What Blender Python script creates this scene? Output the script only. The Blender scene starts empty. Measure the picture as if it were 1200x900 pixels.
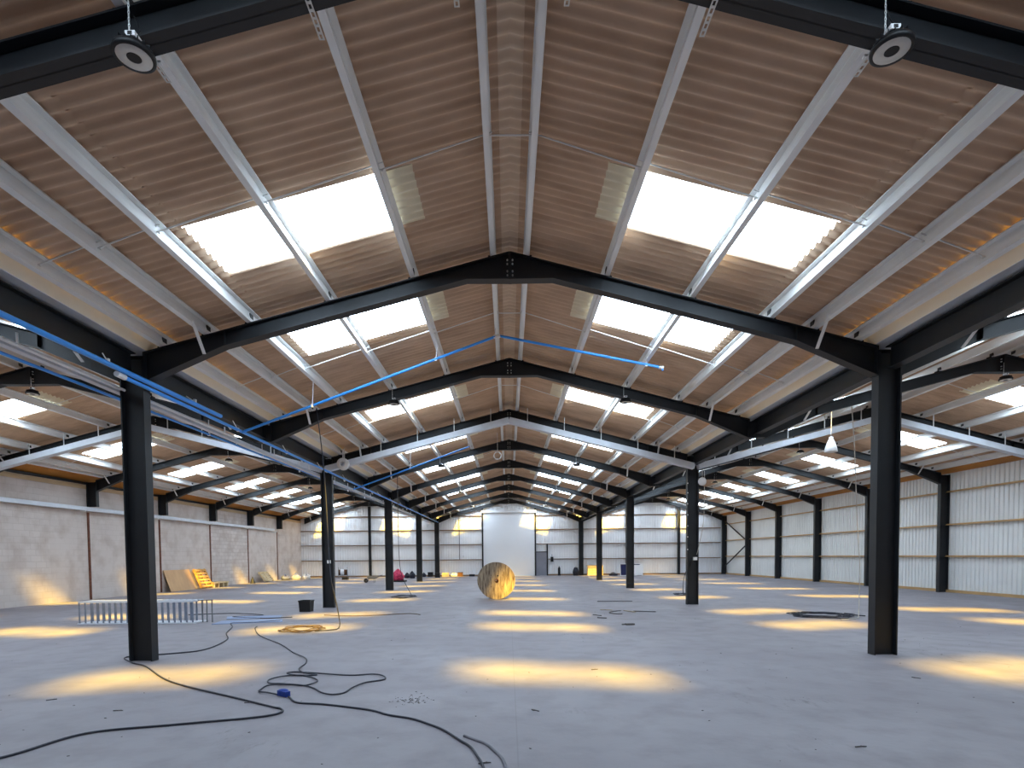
import bpy, math, random
from mathutils import Vector, Matrix

random.seed(7)
SC = bpy.context.scene
COL = SC.collection
D0, S = 4.226, 4.7
W = 5.835                      # half the width between the two inner column rows
TAN = 0.26                     # roof pitch
ZV = 4.733                     # top of steel in the valleys
XE_L, XE_R = -16.70, 17.43     # outer column lines
SPANS = {'left': (-11.27, 5.43), 'middle': (0.0, W), 'right': (11.63, 5.80)}
Y_FRONT, Y_BACK = -1.45, 46.78
SPAN_TEXT = {'left': 'over the block wall aisle', 'middle': 'over the middle aisle', 'right': 'over the clad wall aisle'}
ORD = ['first', 'second', 'third', 'fourth', 'fifth', 'sixth', 'seventh', 'eighth', 'ninth', 'tenth', 'eleventh']


def FY(k):
    return D0 + k * S - (.10 if k == 9 else 0)


# ------------------------------------------------------------------ mesh building
class MB:
    def __init__(self):
        self.v, self.f, self.s = [], [], []

    def add(self, vs, fs, smooth=False):
        o = len(self.v)
        self.v += [tuple(p) for p in vs]
        for f in fs:
            self.f.append(tuple(i + o for i in f))
            self.s.append(smooth)
        return self

    def box(self, x0, x1, y0, y1, z0, z1):
        vs = [(x, y, z) for x in (x0, x1) for y in (y0, y1) for z in (z0, z1)]
        return self.add(vs, [(0, 1, 3, 2), (4, 6, 7, 5), (0, 4, 5, 1), (2, 3, 7, 6), (0, 2, 6, 4), (1, 5, 7, 3)])

    def obox(self, c, ax, ay, az):
        """box about c with half-axis vectors"""
        c, ax, ay, az = Vector(c), Vector(ax), Vector(ay), Vector(az)
        vs = [c + a * ax + b * ay + d * az for a in (-1, 1) for b in (-1, 1) for d in (-1, 1)]
        return self.add(vs, [(0, 1, 3, 2), (4, 6, 7, 5), (0, 4, 5, 1), (2, 3, 7, 6), (0, 2, 6, 4), (1, 5, 7, 3)])

    def prism_y(self, poly, y0, y1):
        n = len(poly)
        vs = [(x, y0, z) for x, z in poly] + [(x, y1, z) for x, z in poly]
        fs = [tuple(range(n)), tuple(range(2 * n - 1, n - 1, -1))]
        fs += [(i, i + n, (i + 1) % n + n, (i + 1) % n) for i in range(n)]
        return self.add(vs, fs)

    def prism_z(self, poly, z0, z1):
        n = len(poly)
        vs = [(x, y, z0) for x, y in poly] + [(x, y, z1) for x, y in poly]
        fs = [tuple(range(n)), tuple(range(2 * n - 1, n - 1, -1))]
        fs += [(i, i + n, (i + 1) % n + n, (i + 1) % n) for i in range(n)]
        return self.add(vs, fs)

    def tube(self, pts, r, n=8, closed=False):
        pts = [Vector(p) for p in pts]
        m = len(pts)
        vs, prev = [], None
        for i, p in enumerate(pts):
            if closed:
                t = pts[(i + 1) % m] - pts[i - 1]
            else:
                t = pts[min(i + 1, m - 1)] - pts[max(i - 1, 0)]
            if t.length < 1e-9:
                t = Vector((0, 0, 1))
            t.normalize()
            if prev is None:
                up = Vector((0, 0, 1)) if abs(t.z) < .9 else Vector((1, 0, 0))
                a = t.cross(up).normalized()
            else:
                a = (prev - t * prev.dot(t))
                a = a.normalized() if a.length > 1e-6 else t.orthogonal().normalized()
            prev = a
            b = t.cross(a)
            for j in range(n):
                q = 2 * math.pi * j / n
                vs.append(p + r * (math.cos(q) * a + math.sin(q) * b))
        fs = []
        for i in range(m if closed else m - 1):
            i2 = (i + 1) % m
            for j in range(n):
                j2 = (j + 1) % n
                fs.append((i * n + j, i * n + j2, i2 * n + j2, i2 * n + j))
        self.add(vs, fs, True)
        if not closed:
            self.add([vs[j] for j in range(n)], [tuple(range(n - 1, -1, -1))])
            self.add([vs[(m - 1) * n + j] for j in range(n)], [tuple(range(n))])
        return self

    def lathe(self, prof, n=32, c=(0, 0, 0), axis='z', smooth=True):
        """prof: (radius, height) pairs"""
        vs = []
        for r, h in prof:
            for j in range(n):
                q = 2 * math.pi * j / n
                a, b = r * math.cos(q), r * math.sin(q)
                p = {'z': (a, b, h), 'y': (a, h, b), 'x': (h, a, b)}[axis]
                vs.append((p[0] + c[0], p[1] + c[1], p[2] + c[2]))
        fs = []
        for i in range(len(prof) - 1):
            for j in range(n):
                j2 = (j + 1) % n
                fs.append((i * n + j, i * n + j2, (i + 1) * n + j2, (i + 1) * n + j))
        self.add(vs, fs, smooth)
        for i in (0, len(prof) - 1):
            if prof[i][0] > 1e-6 and prof[0] != prof[-1]:
                self.add([vs[i * n + j] for j in range(n)], [tuple(range(n))])
        return self

    def build(self, name, mat, parent=None, loc=None):
        me = bpy.data.meshes.new(name)
        me.from_pydata(self.v, [], self.f)
        me.polygons.foreach_set('use_smooth', self.s)
        me.update()
        import bmesh
        bm = bmesh.new()
        bm.from_mesh(me)
        bmesh.ops.recalc_face_normals(bm, faces=bm.faces)
        bm.to_mesh(me)
        bm.free()
        if mat:
            me.materials.append(mat)
        o = bpy.data.objects.new(name, me)
        COL.objects.link(o)
        if parent:
            o.parent = parent
        if loc:
            o.location = loc
        return o


def tag(o, label, cat, group=None, kind=None):
    if label:
        o['label'] = label
    if cat:
        o['category'] = cat
    if group:
        o['group'] = group
    if kind:
        o['kind'] = kind
    return o


def thing(name, loc, label, cat, group=None, rz=0.0):
    o = bpy.data.objects.new(name, None)
    o.empty_display_size = .1
    COL.objects.link(o)
    o.location = loc
    o.rotation_euler = (0, 0, rz)
    return tag(o, label, cat, group)


def struct(o):
    o['kind'] = 'structure'
    return o


def copy_tree(o, parent=None):
    c = o.copy()
    COL.objects.link(c)
    if parent:
        c.parent = parent
    for ch in list(o.children):
        copy_tree(ch, c)
    return c


def smooth_path(pts, sub=6, closed=False):
    P = [Vector(p) for p in pts]
    n = len(P)
    out = []
    rng = range(n) if closed else range(n - 1)
    for i in rng:
        if closed:
            a, b, c, d = P[i - 1], P[i], P[(i + 1) % n], P[(i + 2) % n]
        else:
            a, b, c, d = P[max(i - 1, 0)], P[i], P[i + 1], P[min(i + 2, n - 1)]
        for k in range(sub):
            t = k / sub
            out.append(.5 * (2 * b + (c - a) * t + (2 * a - 5 * b + 4 * c - d) * t * t + (3 * b - a - 3 * c + d) * t ** 3))
    if not closed:
        out.append(P[-1])
    return out


# ------------------------------------------------------------------ materials
def srgb(r, g, b):
    def f(c):
        c /= 255.0
        return c / 12.92 if c <= .04045 else ((c + .055) / 1.055) ** 2.4
    return (f(r), f(g), f(b), 1.0)


def mat(name, col, rough=.6, metal=0.0, var=0.0, scale=6.0, spec=.4, col2=None, stretch=None, bump=0.0):
    m = bpy.data.materials.new(name)
    m.use_nodes = True
    nt = m.node_tree
    bs = nt.nodes['Principled BSDF']
    bs.inputs['Roughness'].default_value = rough
    bs.inputs['Metallic'].default_value = metal
    bs.inputs['Specular IOR Level'].default_value = spec
    tc = nt.nodes.new('ShaderNodeTexCoord')
    mp = nt.nodes.new('ShaderNodeMapping')
    nt.links.new(tc.outputs['Object'], mp.inputs[0])
    if stretch:
        mp.inputs['Scale'].default_value = stretch
    nz = nt.nodes.new('ShaderNodeTexNoise')
    nz.inputs['Scale'].default_value = scale
    nz.inputs['Detail'].default_value = 5
    nt.links.new(mp.outputs[0], nz.inputs['Vector'])
    mx = nt.nodes.new('ShaderNodeMix')
    mx.data_type = 'RGBA'
    c2 = col2 or tuple(c * (1 - var) for c in col[:3]) + (1,)
    mx.inputs['A'].default_value = col
    mx.inputs['B'].default_value = c2
    rp = nt.nodes.new('ShaderNodeMapRange')
    rp.inputs['From Min'].default_value = .35
    rp.inputs['From Max'].default_value = .68
    nt.links.new(nz.outputs['Fac'], rp.inputs['Value'])
    nt.links.new(rp.outputs[0], mx.inputs['Factor'])
    nt.links.new(mx.outputs['Result'], bs.inputs['Base Color'])
    if bump:
        b = nt.nodes.new('ShaderNodeBump')
        b.inputs['Strength'].default_value = bump
        b.inputs['Distance'].default_value = .01
        nt.links.new(nz.outputs['Fac'], b.inputs['Height'])
        nt.links.new(b.outputs[0], bs.inputs['Normal'])
    return m


M = {}
M['steel'] = mat('black_painted_steel', srgb(27, 30, 35), .5, 0, .25, 3, .4)
M['galv'] = mat('galvanised_steel', srgb(240, 242, 242), .42, .05, .12, 9, .5, stretch=(1, .15, 1))
M['galv_dull'] = mat('galvanised_tray', srgb(212, 218, 228), .5, .1, .1, 4)
M['cream'] = mat('cream_gutter_sheet', srgb(240, 234, 214), .5, .0, .1, 2, stretch=(1, .2, 1))
M['sheet'] = mat('fibre_cement_sheet', srgb(214, 186, 160), .9, 0, 0, 1.3, .1, col2=srgb(190, 162, 138), stretch=(1, 2.5, 1))
M['ridge'] = mat('ridge_sheet', srgb(226, 204, 180), .9, 0, .12, 3, .1)
M['lap'] = mat('covered_rooflight_lap', srgb(236, 226, 200), .7, 0, .1, 3, .2)
M['clad'] = mat('white_cladding', srgb(234, 236, 240), .5, 0, .04, 1.2, .3)
M['clad_right'] = mat('pale_cladding', srgb(226, 227, 226), .55, 0, .06, 1.2, .3)
M['roller'] = mat('pale_roller_door', srgb(226, 230, 236), .4, .05, .04, .6, .4)
M['rail'] = mat('rail_brown', srgb(150, 122, 96), .7, 0, .3, 3, stretch=(.3, .3, 1))
M['rail_tan'] = mat('rail_tan', srgb(196, 160, 112), .7, 0, .25, 3, stretch=(.3, .3, 1))
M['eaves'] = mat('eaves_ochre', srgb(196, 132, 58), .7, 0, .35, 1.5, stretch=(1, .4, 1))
M['timber'] = mat('wall_plate_timber', srgb(196, 172, 138), .8, 0, .25, 4, stretch=(1, .2, 1))
M['rust'] = mat('rusty_steel', srgb(110, 66, 48), .9, 0, .45, 7)
M['white'] = mat('white_plastic', srgb(232, 232, 234), .4)
M['black'] = mat('black_plastic', srgb(18, 19, 22), .5)
M['darkbox'] = mat('dark_rubber', srgb(26, 25, 27), .7, 0, .3, 5)
M['blue'] = mat('blue_pipe_paint', srgb(60, 156, 248), .35, 0, .08, 3, .5)
M['lens'] = mat('lamp_lens', srgb(226, 224, 216), .3, 0, .08, 20, .5)
M['door'] = mat('grey_door', srgb(134, 136, 148), .5, 0, .06, 2)
M['cable'] = mat('dark_cable', srgb(44, 46, 58), .6, 0, .2, 9)
M['cable_pale'] = mat('pale_cable', srgb(196, 188, 178), .6, 0, .2, 9)
M['cable_tan'] = mat('tan_cable', srgb(98, 80, 58), .6, 0, .4, 9)
M['dusty'] = mat('dusty_cable', srgb(118, 118, 126), .9, 0, .3, 9)
M['connector'] = mat('blue_connector', srgb(30, 62, 150), .5, 0, .2, 9)
M['ply'] = mat('plywood', srgb(206, 166, 124), .75, 0, .12, 4, stretch=(1, 1, .25))
M['pallet'] = mat('pallet_wood', srgb(214, 164, 92), .8, 0, .35, 6)
M['palewood'] = mat('pale_wood', srgb(222, 198, 156), .8, 0, .25, 6)
M['pink'] = mat('pink_sheet', srgb(222, 74, 110), .6, 0, 0, 7, .3, col2=srgb(150, 24, 60), bump=.6)
M['bag_dark'] = mat('dark_bag', srgb(34, 36, 52), .5, 0, .4, 7, .4, bump=.6)
M['bag_white'] = mat('white_bag', srgb(222, 220, 220), .6, 0, .2, 9, .3, bump=.6)
M['bag_blue'] = mat('bluegrey_bag', srgb(112, 120, 160), .6, 0, .3, 9, .3, bump=.6)
M['navy'] = mat('navy_panel', srgb(36, 42, 82), .12, 0, .1, 2, .6)
M['brown'] = mat('brown_card', srgb(112, 76, 48), .8, 0, .2, 5)
M['grey'] = mat('grey_metal', srgb(120, 122, 126), .5, .3, .2, 5)
M['rack_leg'] = mat('rack_leg_galv', srgb(126, 136, 154), .5, .1, .25, 9)
M['bluesheet'] = mat('blue_sheet', srgb(120, 140, 178), .5, 0, .2, 2)
M['strap'] = mat('slotted_strap', srgb(222, 222, 218), .4, .3, .1, 9)
M['scrap'] = mat('scrap', srgb(96, 92, 92), .8, 0, .4, 9)
M['scrap_tan'] = mat('scrap_tan', srgb(170, 156, 136), .8, 0, .3, 9)


def rooflight_mat():
    m = bpy.data.materials.new('translucent_rooflight')
    m.use_nodes = True
    nt = m.node_tree
    nt.nodes.clear()
    out = nt.nodes.new('ShaderNodeOutputMaterial')
    tr = nt.nodes.new('ShaderNodeBsdfTransparent')
    tr.inputs[0].default_value = (.92, .97, 1, 1)
    em = nt.nodes.new('ShaderNodeEmission')
    em.inputs[0].default_value = ROOF_EM_COL
    em.inputs[1].default_value = ROOF_EM
    mx = nt.nodes.new('ShaderNodeMixShader')
    mx.inputs[0].default_value = .5
    nt.links.new(tr.outputs[0], mx.inputs[1])
    nt.links.new(em.outputs[0], mx.inputs[2])
    nt.links.new(mx.outputs[0], out.inputs[0])
    return m


ROOF_EM = 14.0
ROOF_EM_COL = (.69, .85, 1.0, 1)
M['rooflight'] = rooflight_mat()


def floor_mat():
    m = bpy.data.materials.new('dusty_concrete')
    m.use_nodes = True
    nt = m.node_tree
    bs = nt.nodes['Principled BSDF']
    bs.inputs['Roughness'].default_value = .62
    bs.inputs['Specular IOR Level'].default_value = .25
    tc = nt.nodes.new('ShaderNodeTexCoord')

    def noise(scale, detail=6, stretch=(1, 1, 1), rough=.55):
        mp = nt.nodes.new('ShaderNodeMapping')
        mp.inputs['Scale'].default_value = stretch
        nt.links.new(tc.outputs['Object'], mp.inputs[0])
        n = nt.nodes.new('ShaderNodeTexNoise')
        n.inputs['Scale'].default_value = scale
        n.inputs['Detail'].default_value = detail
        n.inputs['Roughness'].default_value = rough
        nt.links.new(mp.outputs[0], n.inputs['Vector'])
        return n.outputs['Fac']

    def ramp(src, a, b):
        r = nt.nodes.new('ShaderNodeMapRange')
        r.inputs['From Min'].default_value = a
        r.inputs['From Max'].default_value = b
        nt.links.new(src, r.inputs['Value'])
        return r.outputs[0]

    def mix(f, a, b):
        x = nt.nodes.new('ShaderNodeMix')
        x.data_type = 'RGBA'
        nt.links.new(f, x.inputs['Factor'])
        for k, v in (('A', a), ('B', b)):
            if isinstance(v, tuple):
                x.inputs[k].default_value = v
            else:
                nt.links.new(v, x.inputs[k])
        return x.outputs['Result']

    def mul(a, b):
        x = nt.nodes.new('ShaderNodeMath')
        x.operation = 'MULTIPLY'
        nt.links.new(a, x.inputs[0])
        if isinstance(b, float):
            x.inputs[1].default_value = b
        else:
            nt.links.new(b, x.inputs[1])
        return x.outputs[0]
    c = mix(ramp(noise(.35, 4), .35, .65), srgb(142, 139, 145), srgb(127, 123, 130))
    c = mix(mul(ramp(noise(2.2, 8), .45, .75), .7), c, srgb(114, 109, 115))
    # tyre scuffs and dirt streaks
    c = mix(mul(mul(ramp(noise(.5, 3), .55, .7), ramp(noise(9, 8, (1, .35, 1), .7), .55, .72)), .8), c, srgb(66, 60, 63))
    c = mix(mul(ramp(noise(26, 8, (1, .8, 1), .7), .66, .78), .6), c, srgb(96, 90, 94))
    # casting joints every 6 m
    sx = nt.nodes.new('ShaderNodeSeparateXYZ')
    nt.links.new(tc.outputs['Object'], sx.inputs[0])
    md = nt.nodes.new('ShaderNodeMath')
    md.operation = 'PINGPONG'
    nt.links.new(sx.outputs['X'], md.inputs[0])
    md.inputs[1].default_value = 3.0
    j = nt.nodes.new('ShaderNodeMath')
    j.operation = 'LESS_THAN'
    nt.links.new(md.outputs[0], j.inputs[0])
    j.inputs[1].default_value = .006
    c = mix(mul(j.outputs[0], .35), c, srgb(110, 106, 110))
    nt.links.new(c, bs.inputs['Base Color'])
    b = nt.nodes.new('ShaderNodeBump')
    b.inputs['Strength'].default_value = .25
    b.inputs['Distance'].default_value = .01
    nt.links.new(noise(14, 8), b.inputs['Height'])
    nt.links.new(b.outputs[0], bs.inputs['Normal'])
    return m


M['floor'] = floor_mat()


def block_mat():
    m = bpy.data.materials.new('block_wall')
    m.use_nodes = True
    nt = m.node_tree
    bs = nt.nodes['Principled BSDF']
    bs.inputs['Roughness'].default_value = .9
    bs.inputs['Specular IOR Level'].default_value = .15
    tc = nt.nodes.new('ShaderNodeTexCoord')
    sx = nt.nodes.new('ShaderNodeSeparateXYZ')
    cb = nt.nodes.new('ShaderNodeCombineXYZ')
    nt.links.new(tc.outputs['Object'], sx.inputs[0])
    nt.links.new(sx.outputs['Y'], cb.inputs['X'])
    nt.links.new(sx.outputs['Z'], cb.inputs['Y'])
    br = nt.nodes.new('ShaderNodeTexBrick')
    nt.links.new(cb.outputs[0], br.inputs['Vector'])
    br.inputs['Scale'].default_value = 1.0
    br.inputs['Brick Width'].default_value = .45
    br.inputs['Row Height'].default_value = .22
    br.inputs['Mortar Size'].default_value = .014
    br.inputs['Mortar Smooth'].default_value = .3
    br.inputs['Color1'].default_value = srgb(208, 200, 196)
    br.inputs['Color2'].default_value = srgb(192, 182, 178)
    br.inputs['Mortar'].default_value = srgb(176, 166, 160)
    n = nt.nodes.new('ShaderNodeTexNoise')
    n.inputs['Scale'].default_value = .45
    n.inputs['Detail'].default_value = 6
    nt.links.new(tc.outputs['Object'], n.inputs['Vector'])
    r = nt.nodes.new('ShaderNodeMapRange')
    r.inputs['From Min'].default_value = .4
    r.inputs['From Max'].default_value = .62
    nt.links.new(n.outputs['Fac'], r.inputs['Value'])
    # render coat on some bays, bare block elsewhere
    mx = nt.nodes.new('ShaderNodeMix')
    mx.data_type = 'RGBA'
    mx.inputs['B'].default_value = srgb(206, 196, 190)
    # the bare bay between two stanchions keeps its blockwork, the rest is mostly rendered over
    pp = nt.nodes.new('ShaderNodeMath')
    pp.operation = 'COMPARE'
    nt.links.new(sx.outputs['Y'], pp.inputs[0])
    pp.inputs[1].default_value = (FY(6) + FY(7)) / 2
    pp.inputs[2].default_value = S / 2
    mp2 = nt.nodes.new('ShaderNodeMapRange')
    nt.links.new(pp.outputs[0], mp2.inputs['Value'])
    mp2.inputs['To Min'].default_value = 1.0
    mp2.inputs['To Max'].default_value = .25
    ad = nt.nodes.new('ShaderNodeMath')
    ad.operation = 'MULTIPLY'
    r.inputs['To Min'].default_value = .62
    nt.links.new(r.outputs[0], ad.inputs[0])
    nt.links.new(mp2.outputs[0], ad.inputs[1])
    nt.links.new(ad.outputs[0], mx.inputs['Factor'])
    nt.links.new(br.outputs['Color'], mx.inputs['A'])
    n2 = nt.nodes.new('ShaderNodeTexNoise')
    n2.inputs['Scale'].default_value = 1.6
    n2.inputs['Detail'].default_value = 8
    nt.links.new(tc.outputs['Object'], n2.inputs['Vector'])
    r2 = nt.nodes.new('ShaderNodeMapRange')
    r2.inputs['From Min'].default_value = .45
    r2.inputs['From Max'].default_value = .75
    r2.inputs['To Max'].default_value = .6
    nt.links.new(n2.outputs['Fac'], r2.inputs['Value'])
    mx2 = nt.nodes.new('ShaderNodeMix')
    mx2.data_type = 'RGBA'
    mx2.inputs['B'].default_value = srgb(168, 150, 138)
    nt.links.new(r2.outputs[0], mx2.inputs['Factor'])
    nt.links.new(mx.outputs['Result'], mx2.inputs['A'])
    nt.links.new(mx2.outputs['Result'], bs.inputs['Base Color'])
    b = nt.nodes.new('ShaderNodeBump')
    b.inputs['Strength'].default_value = .3
    b.inputs['Distance'].default_value = .008
    b.invert = True
    nt.links.new(br.outputs['Fac'], b.inputs['Height'])
    nt.links.new(b.outputs[0], bs.inputs['Normal'])
    return m


M['block'] = block_mat()


def drum_mat():
    """weathered boards, dark to pale brown grain all over"""
    m = bpy.data.materials.new('weathered_drum_boards')
    m.use_nodes = True
    nt = m.node_tree
    bs = nt.nodes['Principled BSDF']
    bs.inputs['Roughness'].default_value = .85
    tc = nt.nodes.new('ShaderNodeTexCoord')
    mp = nt.nodes.new('ShaderNodeMapping')
    mp.inputs['Scale'].default_value = (7, 2, .9)
    nt.links.new(tc.outputs['Object'], mp.inputs[0])
    n = nt.nodes.new('ShaderNodeTexNoise')
    n.inputs['Scale'].default_value = 2.4
    n.inputs['Detail'].default_value = 8
    n.inputs['Roughness'].default_value = .65
    nt.links.new(mp.outputs[0], n.inputs['Vector'])
    cr = nt.nodes.new('ShaderNodeValToRGB')
    cr.color_ramp.elements[0].position = .34
    cr.color_ramp.elements[0].color = srgb(70, 52, 40)
    cr.color_ramp.elements[1].position = .66
    cr.color_ramp.elements[1].color = srgb(178, 160, 136)
    nt.links.new(n.outputs['Fac'], cr.inputs[0])
    nt.links.new(cr.outputs[0], bs.inputs['Base Color'])
    return m


M['drum'] = drum_mat()

# ------------------------------------------------------------------ setting: floor, roof, walls
struct(MB().box(-17.9, 18.2, Y_FRONT - .3, Y_BACK + .4, -.25, 0).build('floor', M['floor']))

PITCH = .1468
SUB = 8
ROWS = [2.30, 7.40, 10.53, 15.92, 21.0, 26.08, 31.2, 36.0, 40.2, 45.35]
LIGHT_W = 7 * PITCH + .03
AMP = .026


def wave(y):
    return AMP * math.cos(2 * math.pi * y / PITCH)


def apex_z(h):
    return ZV + TAN * h


def sheet_z(h, dx, y, off=0.0):
    return apex_z(h) + .235 + off - TAN * abs(dx) + wave(y)


NY = int((Y_BACK + .15 - (Y_FRONT - .1)) / (PITCH / SUB))
YS = [Y_FRONT - .1 + i * PITCH / SUB for i in range(NY + 1)]


def in_light(y):
    for c in ROWS:
        if abs(y - c) < LIGHT_W / 2:
            return True
    return False


P_LAST = {'left': .43, 'middle': .435, 'right': .43}


def slope_end(span, side):
    h = SPANS[span][1]
    outer = (span == 'left' and side < 0) or (span == 'right' and side > 0)
    return h + (.42 if outer else -.30)


roof = MB()
for span, (xc, h) in SPANS.items():
    for side in (-1, 1):
        xe = slope_end(span, side)
        # upper course (with the openings) and lower course lapping under it
        cols_hi = [0.0, 1.575, 4.06]
        vs, fs = [], []
        for y in YS:
            for d in cols_hi:
                vs.append((xc + side * d, y, sheet_z(h, d, y)))
        for i in range(NY):
            ym = (YS[i] + YS[i + 1]) / 2
            for j in range(2):
                if j == 1 and in_light(ym):
                    continue
                a = i * 3 + j
                fs.append((a, a + 1, a + 4, a + 3))
        roof.add(vs, fs, True)
        vs, fs = [], []
        for y in YS:
            for d in (3.83, xe):
                vs.append((xc + side * d, y, sheet_z(h, d, y, -.012)))
        for i in range(NY):
            a = i * 2
            fs.append((a, a + 1, a + 3, a + 2))
        roof.add(vs, fs, True)
ceiling = struct(roof.build('ceiling', M['sheet']))
for span, (xc, h) in SPANS.items():
    vs, fs = [], []
    for y in YS:
        for d in (-.125, 0, .125):
            vs.append((xc + d, y, sheet_z(h, d, y, -.009)))
    for i in range(NY):
        for j in range(2):
            a = i * 3 + j
            fs.append((a, a + 1, a + 4, a + 3))
    MB().add(vs, fs, True).build('ridge_cap', M['ridge'], ceiling)

# rooflights: one translucent corrugated sheet each
wn = 0
for span, (xc, h) in SPANS.items():
    for side in (-1, 1):
        for c in ROWS:
            wn += 1
            n = 7 * SUB + 4
            vs, fs = [], []
            ys = [c - LIGHT_W / 2 - .03 + (LIGHT_W + .06) * i / n for i in range(n + 1)]
            for y in ys:
                for d in (1.56, 3.98):
                    vs.append((xc + side * d, y, sheet_z(h, d, y, -.006)))
            for i in range(n):
                a = i * 2
                fs.append((a, a + 1, a + 3, a + 2))
            win = struct(MB().add(vs, fs, True).build('window_%d' % wn, M['rooflight']))
            vs2 = [(xc + side * d, y, sheet_z(h, d, y, -.006)) for y in ys for d in (1.15, 1.555)]
            MB().add(vs2, fs, True).build('lap_strip', M['lap'], win)


def roof_under(x):
    """height of the roof sheet above any x"""
    best = 9
    for span, (xc, h) in SPANS.items():
        d = abs(x - xc)
        if d <= h + .45:
            best = min(best, apex_z(h) + .235 - TAN * d) if best < 9 else apex_z(h) + .235 - TAN * d
    return best


def ribbed(x0, x1, y, face, top, z0=0.0, along='x', pitch=.2, depth=.035):
    """trapezoidal sheet standing along x (or y); face = which way the ribs stand out"""
    vs, fs = [], []
    pts = []
    n = int(round((x1 - x0) / pitch))
    p = (x1 - x0) / n
    for i in range(n):
        a = x0 + i * p
        pts += [(a, 0), (a + p * .62, 0), (a + p * .72, depth), (a + p * .9, depth)]
    pts.append((x1, 0))
    for a, d in pts:
        t = top(a)
        if along == 'x':
            vs += [(a, y + face * d, z0), (a, y + face * d, t)]
        else:
            vs += [(y + face * d, a, z0), (y + face * d, a, t)]
    for i in range(len(pts) - 1):
        fs.append((2 * i, 2 * i + 2, 2 * i + 3, 2 * i + 1))
    return vs, fs


# back wall: cladding around the roller door and the personnel door
YB = 46.78
back = MB()
top = lambda x: roof_under(x) + .06
back.add(*ribbed(-17.6, -2.13, YB, 1, top))
back.add(*ribbed(-2.13, 2.13, YB, 1, top, 5.2))
back.add(*ribbed(2.13, 3.1, YB, 1, top, 1.93))
back.add(*ribbed(3.1, 17.7, YB, 1, top))
wall_back = struct(back.build('wall_back', M['clad']))
struct(MB().box(-17.6, -2.2, YB - .04, YB, 0, .12).build('baseboard_back', M['rail']))
struct(MB().box(3.16, 17.6, YB - .04, YB, 0, .12).build('trim_5', M['rail']))

# right wall
XR = 17.63
rw = MB()
rw.add(*ribbed(Y_FRONT, YB, XR, 1, lambda y: 4.86, 0, 'y', .2))
struct(rw.build('wall_right', M['clad_right']))
struct(MB().box(XR - .05, XR, Y_FRONT, YB, 0, .11).build('baseboard_right', M['rail_tan']))
# front wall, unseen behind the camera, coloured dark to cut bounced light
struct(MB().add(*ribbed(-17.6, 17.7, Y_FRONT, -1, top)).build('wall_front', M['rust']))
# left wall: blockwork up to a ledge, set-back upstand above it
struct(MB().box(-17.6, -16.92, Y_FRONT - .2, YB + .1, 0, 4.42).build('wall_left', M['block']))
struct(MB().box(-17.6, -17.02, Y_FRONT, YB, 4.42, 4.71).build('wall_left_upper', M['block']))
struct(MB().box(-17.02, -16.93, Y_FRONT, YB, 4.62, 4.70).build('trim_4', M['steel']))
struct(MB().box(-17.02, -16.9, Y_FRONT, YB, 4.42, 4.58).build('trim_1', M['timber']))
# ochre eaves boards closing the roof edge above both outer walls
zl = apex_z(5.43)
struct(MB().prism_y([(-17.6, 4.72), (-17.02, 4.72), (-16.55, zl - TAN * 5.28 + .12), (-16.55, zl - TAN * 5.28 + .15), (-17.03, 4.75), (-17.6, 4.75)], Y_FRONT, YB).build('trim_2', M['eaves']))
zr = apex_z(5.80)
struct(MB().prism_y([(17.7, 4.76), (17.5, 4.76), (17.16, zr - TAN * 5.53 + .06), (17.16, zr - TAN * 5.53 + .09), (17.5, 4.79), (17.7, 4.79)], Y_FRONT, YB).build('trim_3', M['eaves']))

# roller door with guides and barrel cover, personnel door
d1 = MB()
vs, fs = [], []
nr = 66
for i in range(nr + 1):
    z = 5.16 * i / nr
    vs += [(-2.08, YB - .16 + .004 * (i % 2), z), (2.08, YB - .16 + .004 * (i % 2), z)]
for i in range(nr):
    fs.append((2 * i, 2 * i + 1, 2 * i + 3, 2 * i + 2))
d1.add(vs, fs, True)
door1 = struct(d1.build('door_1', M['roller']))
MB().box(-2.2, 2.2, YB - .34, YB - .06, 5.12, 5.30).build('barrel_cover', M['roller'], door1)
for sx in (-1, 1):
    MB().box(sx * 2.14 - .06, sx * 2.14 + .06, YB - .22, YB - .01, 0, 5.6).build('door_guide', M['steel'], door1)
door2 = struct(MB().box(2.2, 3.06, YB - .06, YB - .02, .02, 1.9).build('door_2', M['door']))
MB().box(3.06, 3.16, YB - .14, YB, 0, 2.57).build('door_jamb', M['steel'], door2)
MB().box(2.2, 3.06, YB - .09, YB - .01, 1.9, 1.96).build('door_head', M['steel'], door2)
MB().box(2.9, 3.0, YB - .1, YB - .06, .98, 1.03).build('door_handle', M['grey'], door2)

# ------------------------------------------------------------------ steel frame
FB = .17                      # flange width along the building
YC = FB / 2


def isection_column(z0, z1, depth=.36):
    m = MB()
    h = depth / 2
    m.box(-h, -h + .022, 0, FB, z0, z1)
    m.box(h - .022, h, 0, FB, z0, z1)
    m.box(-h + .022, h - .022, YC - .007, YC + .007, z0, z1)
    return m


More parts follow.
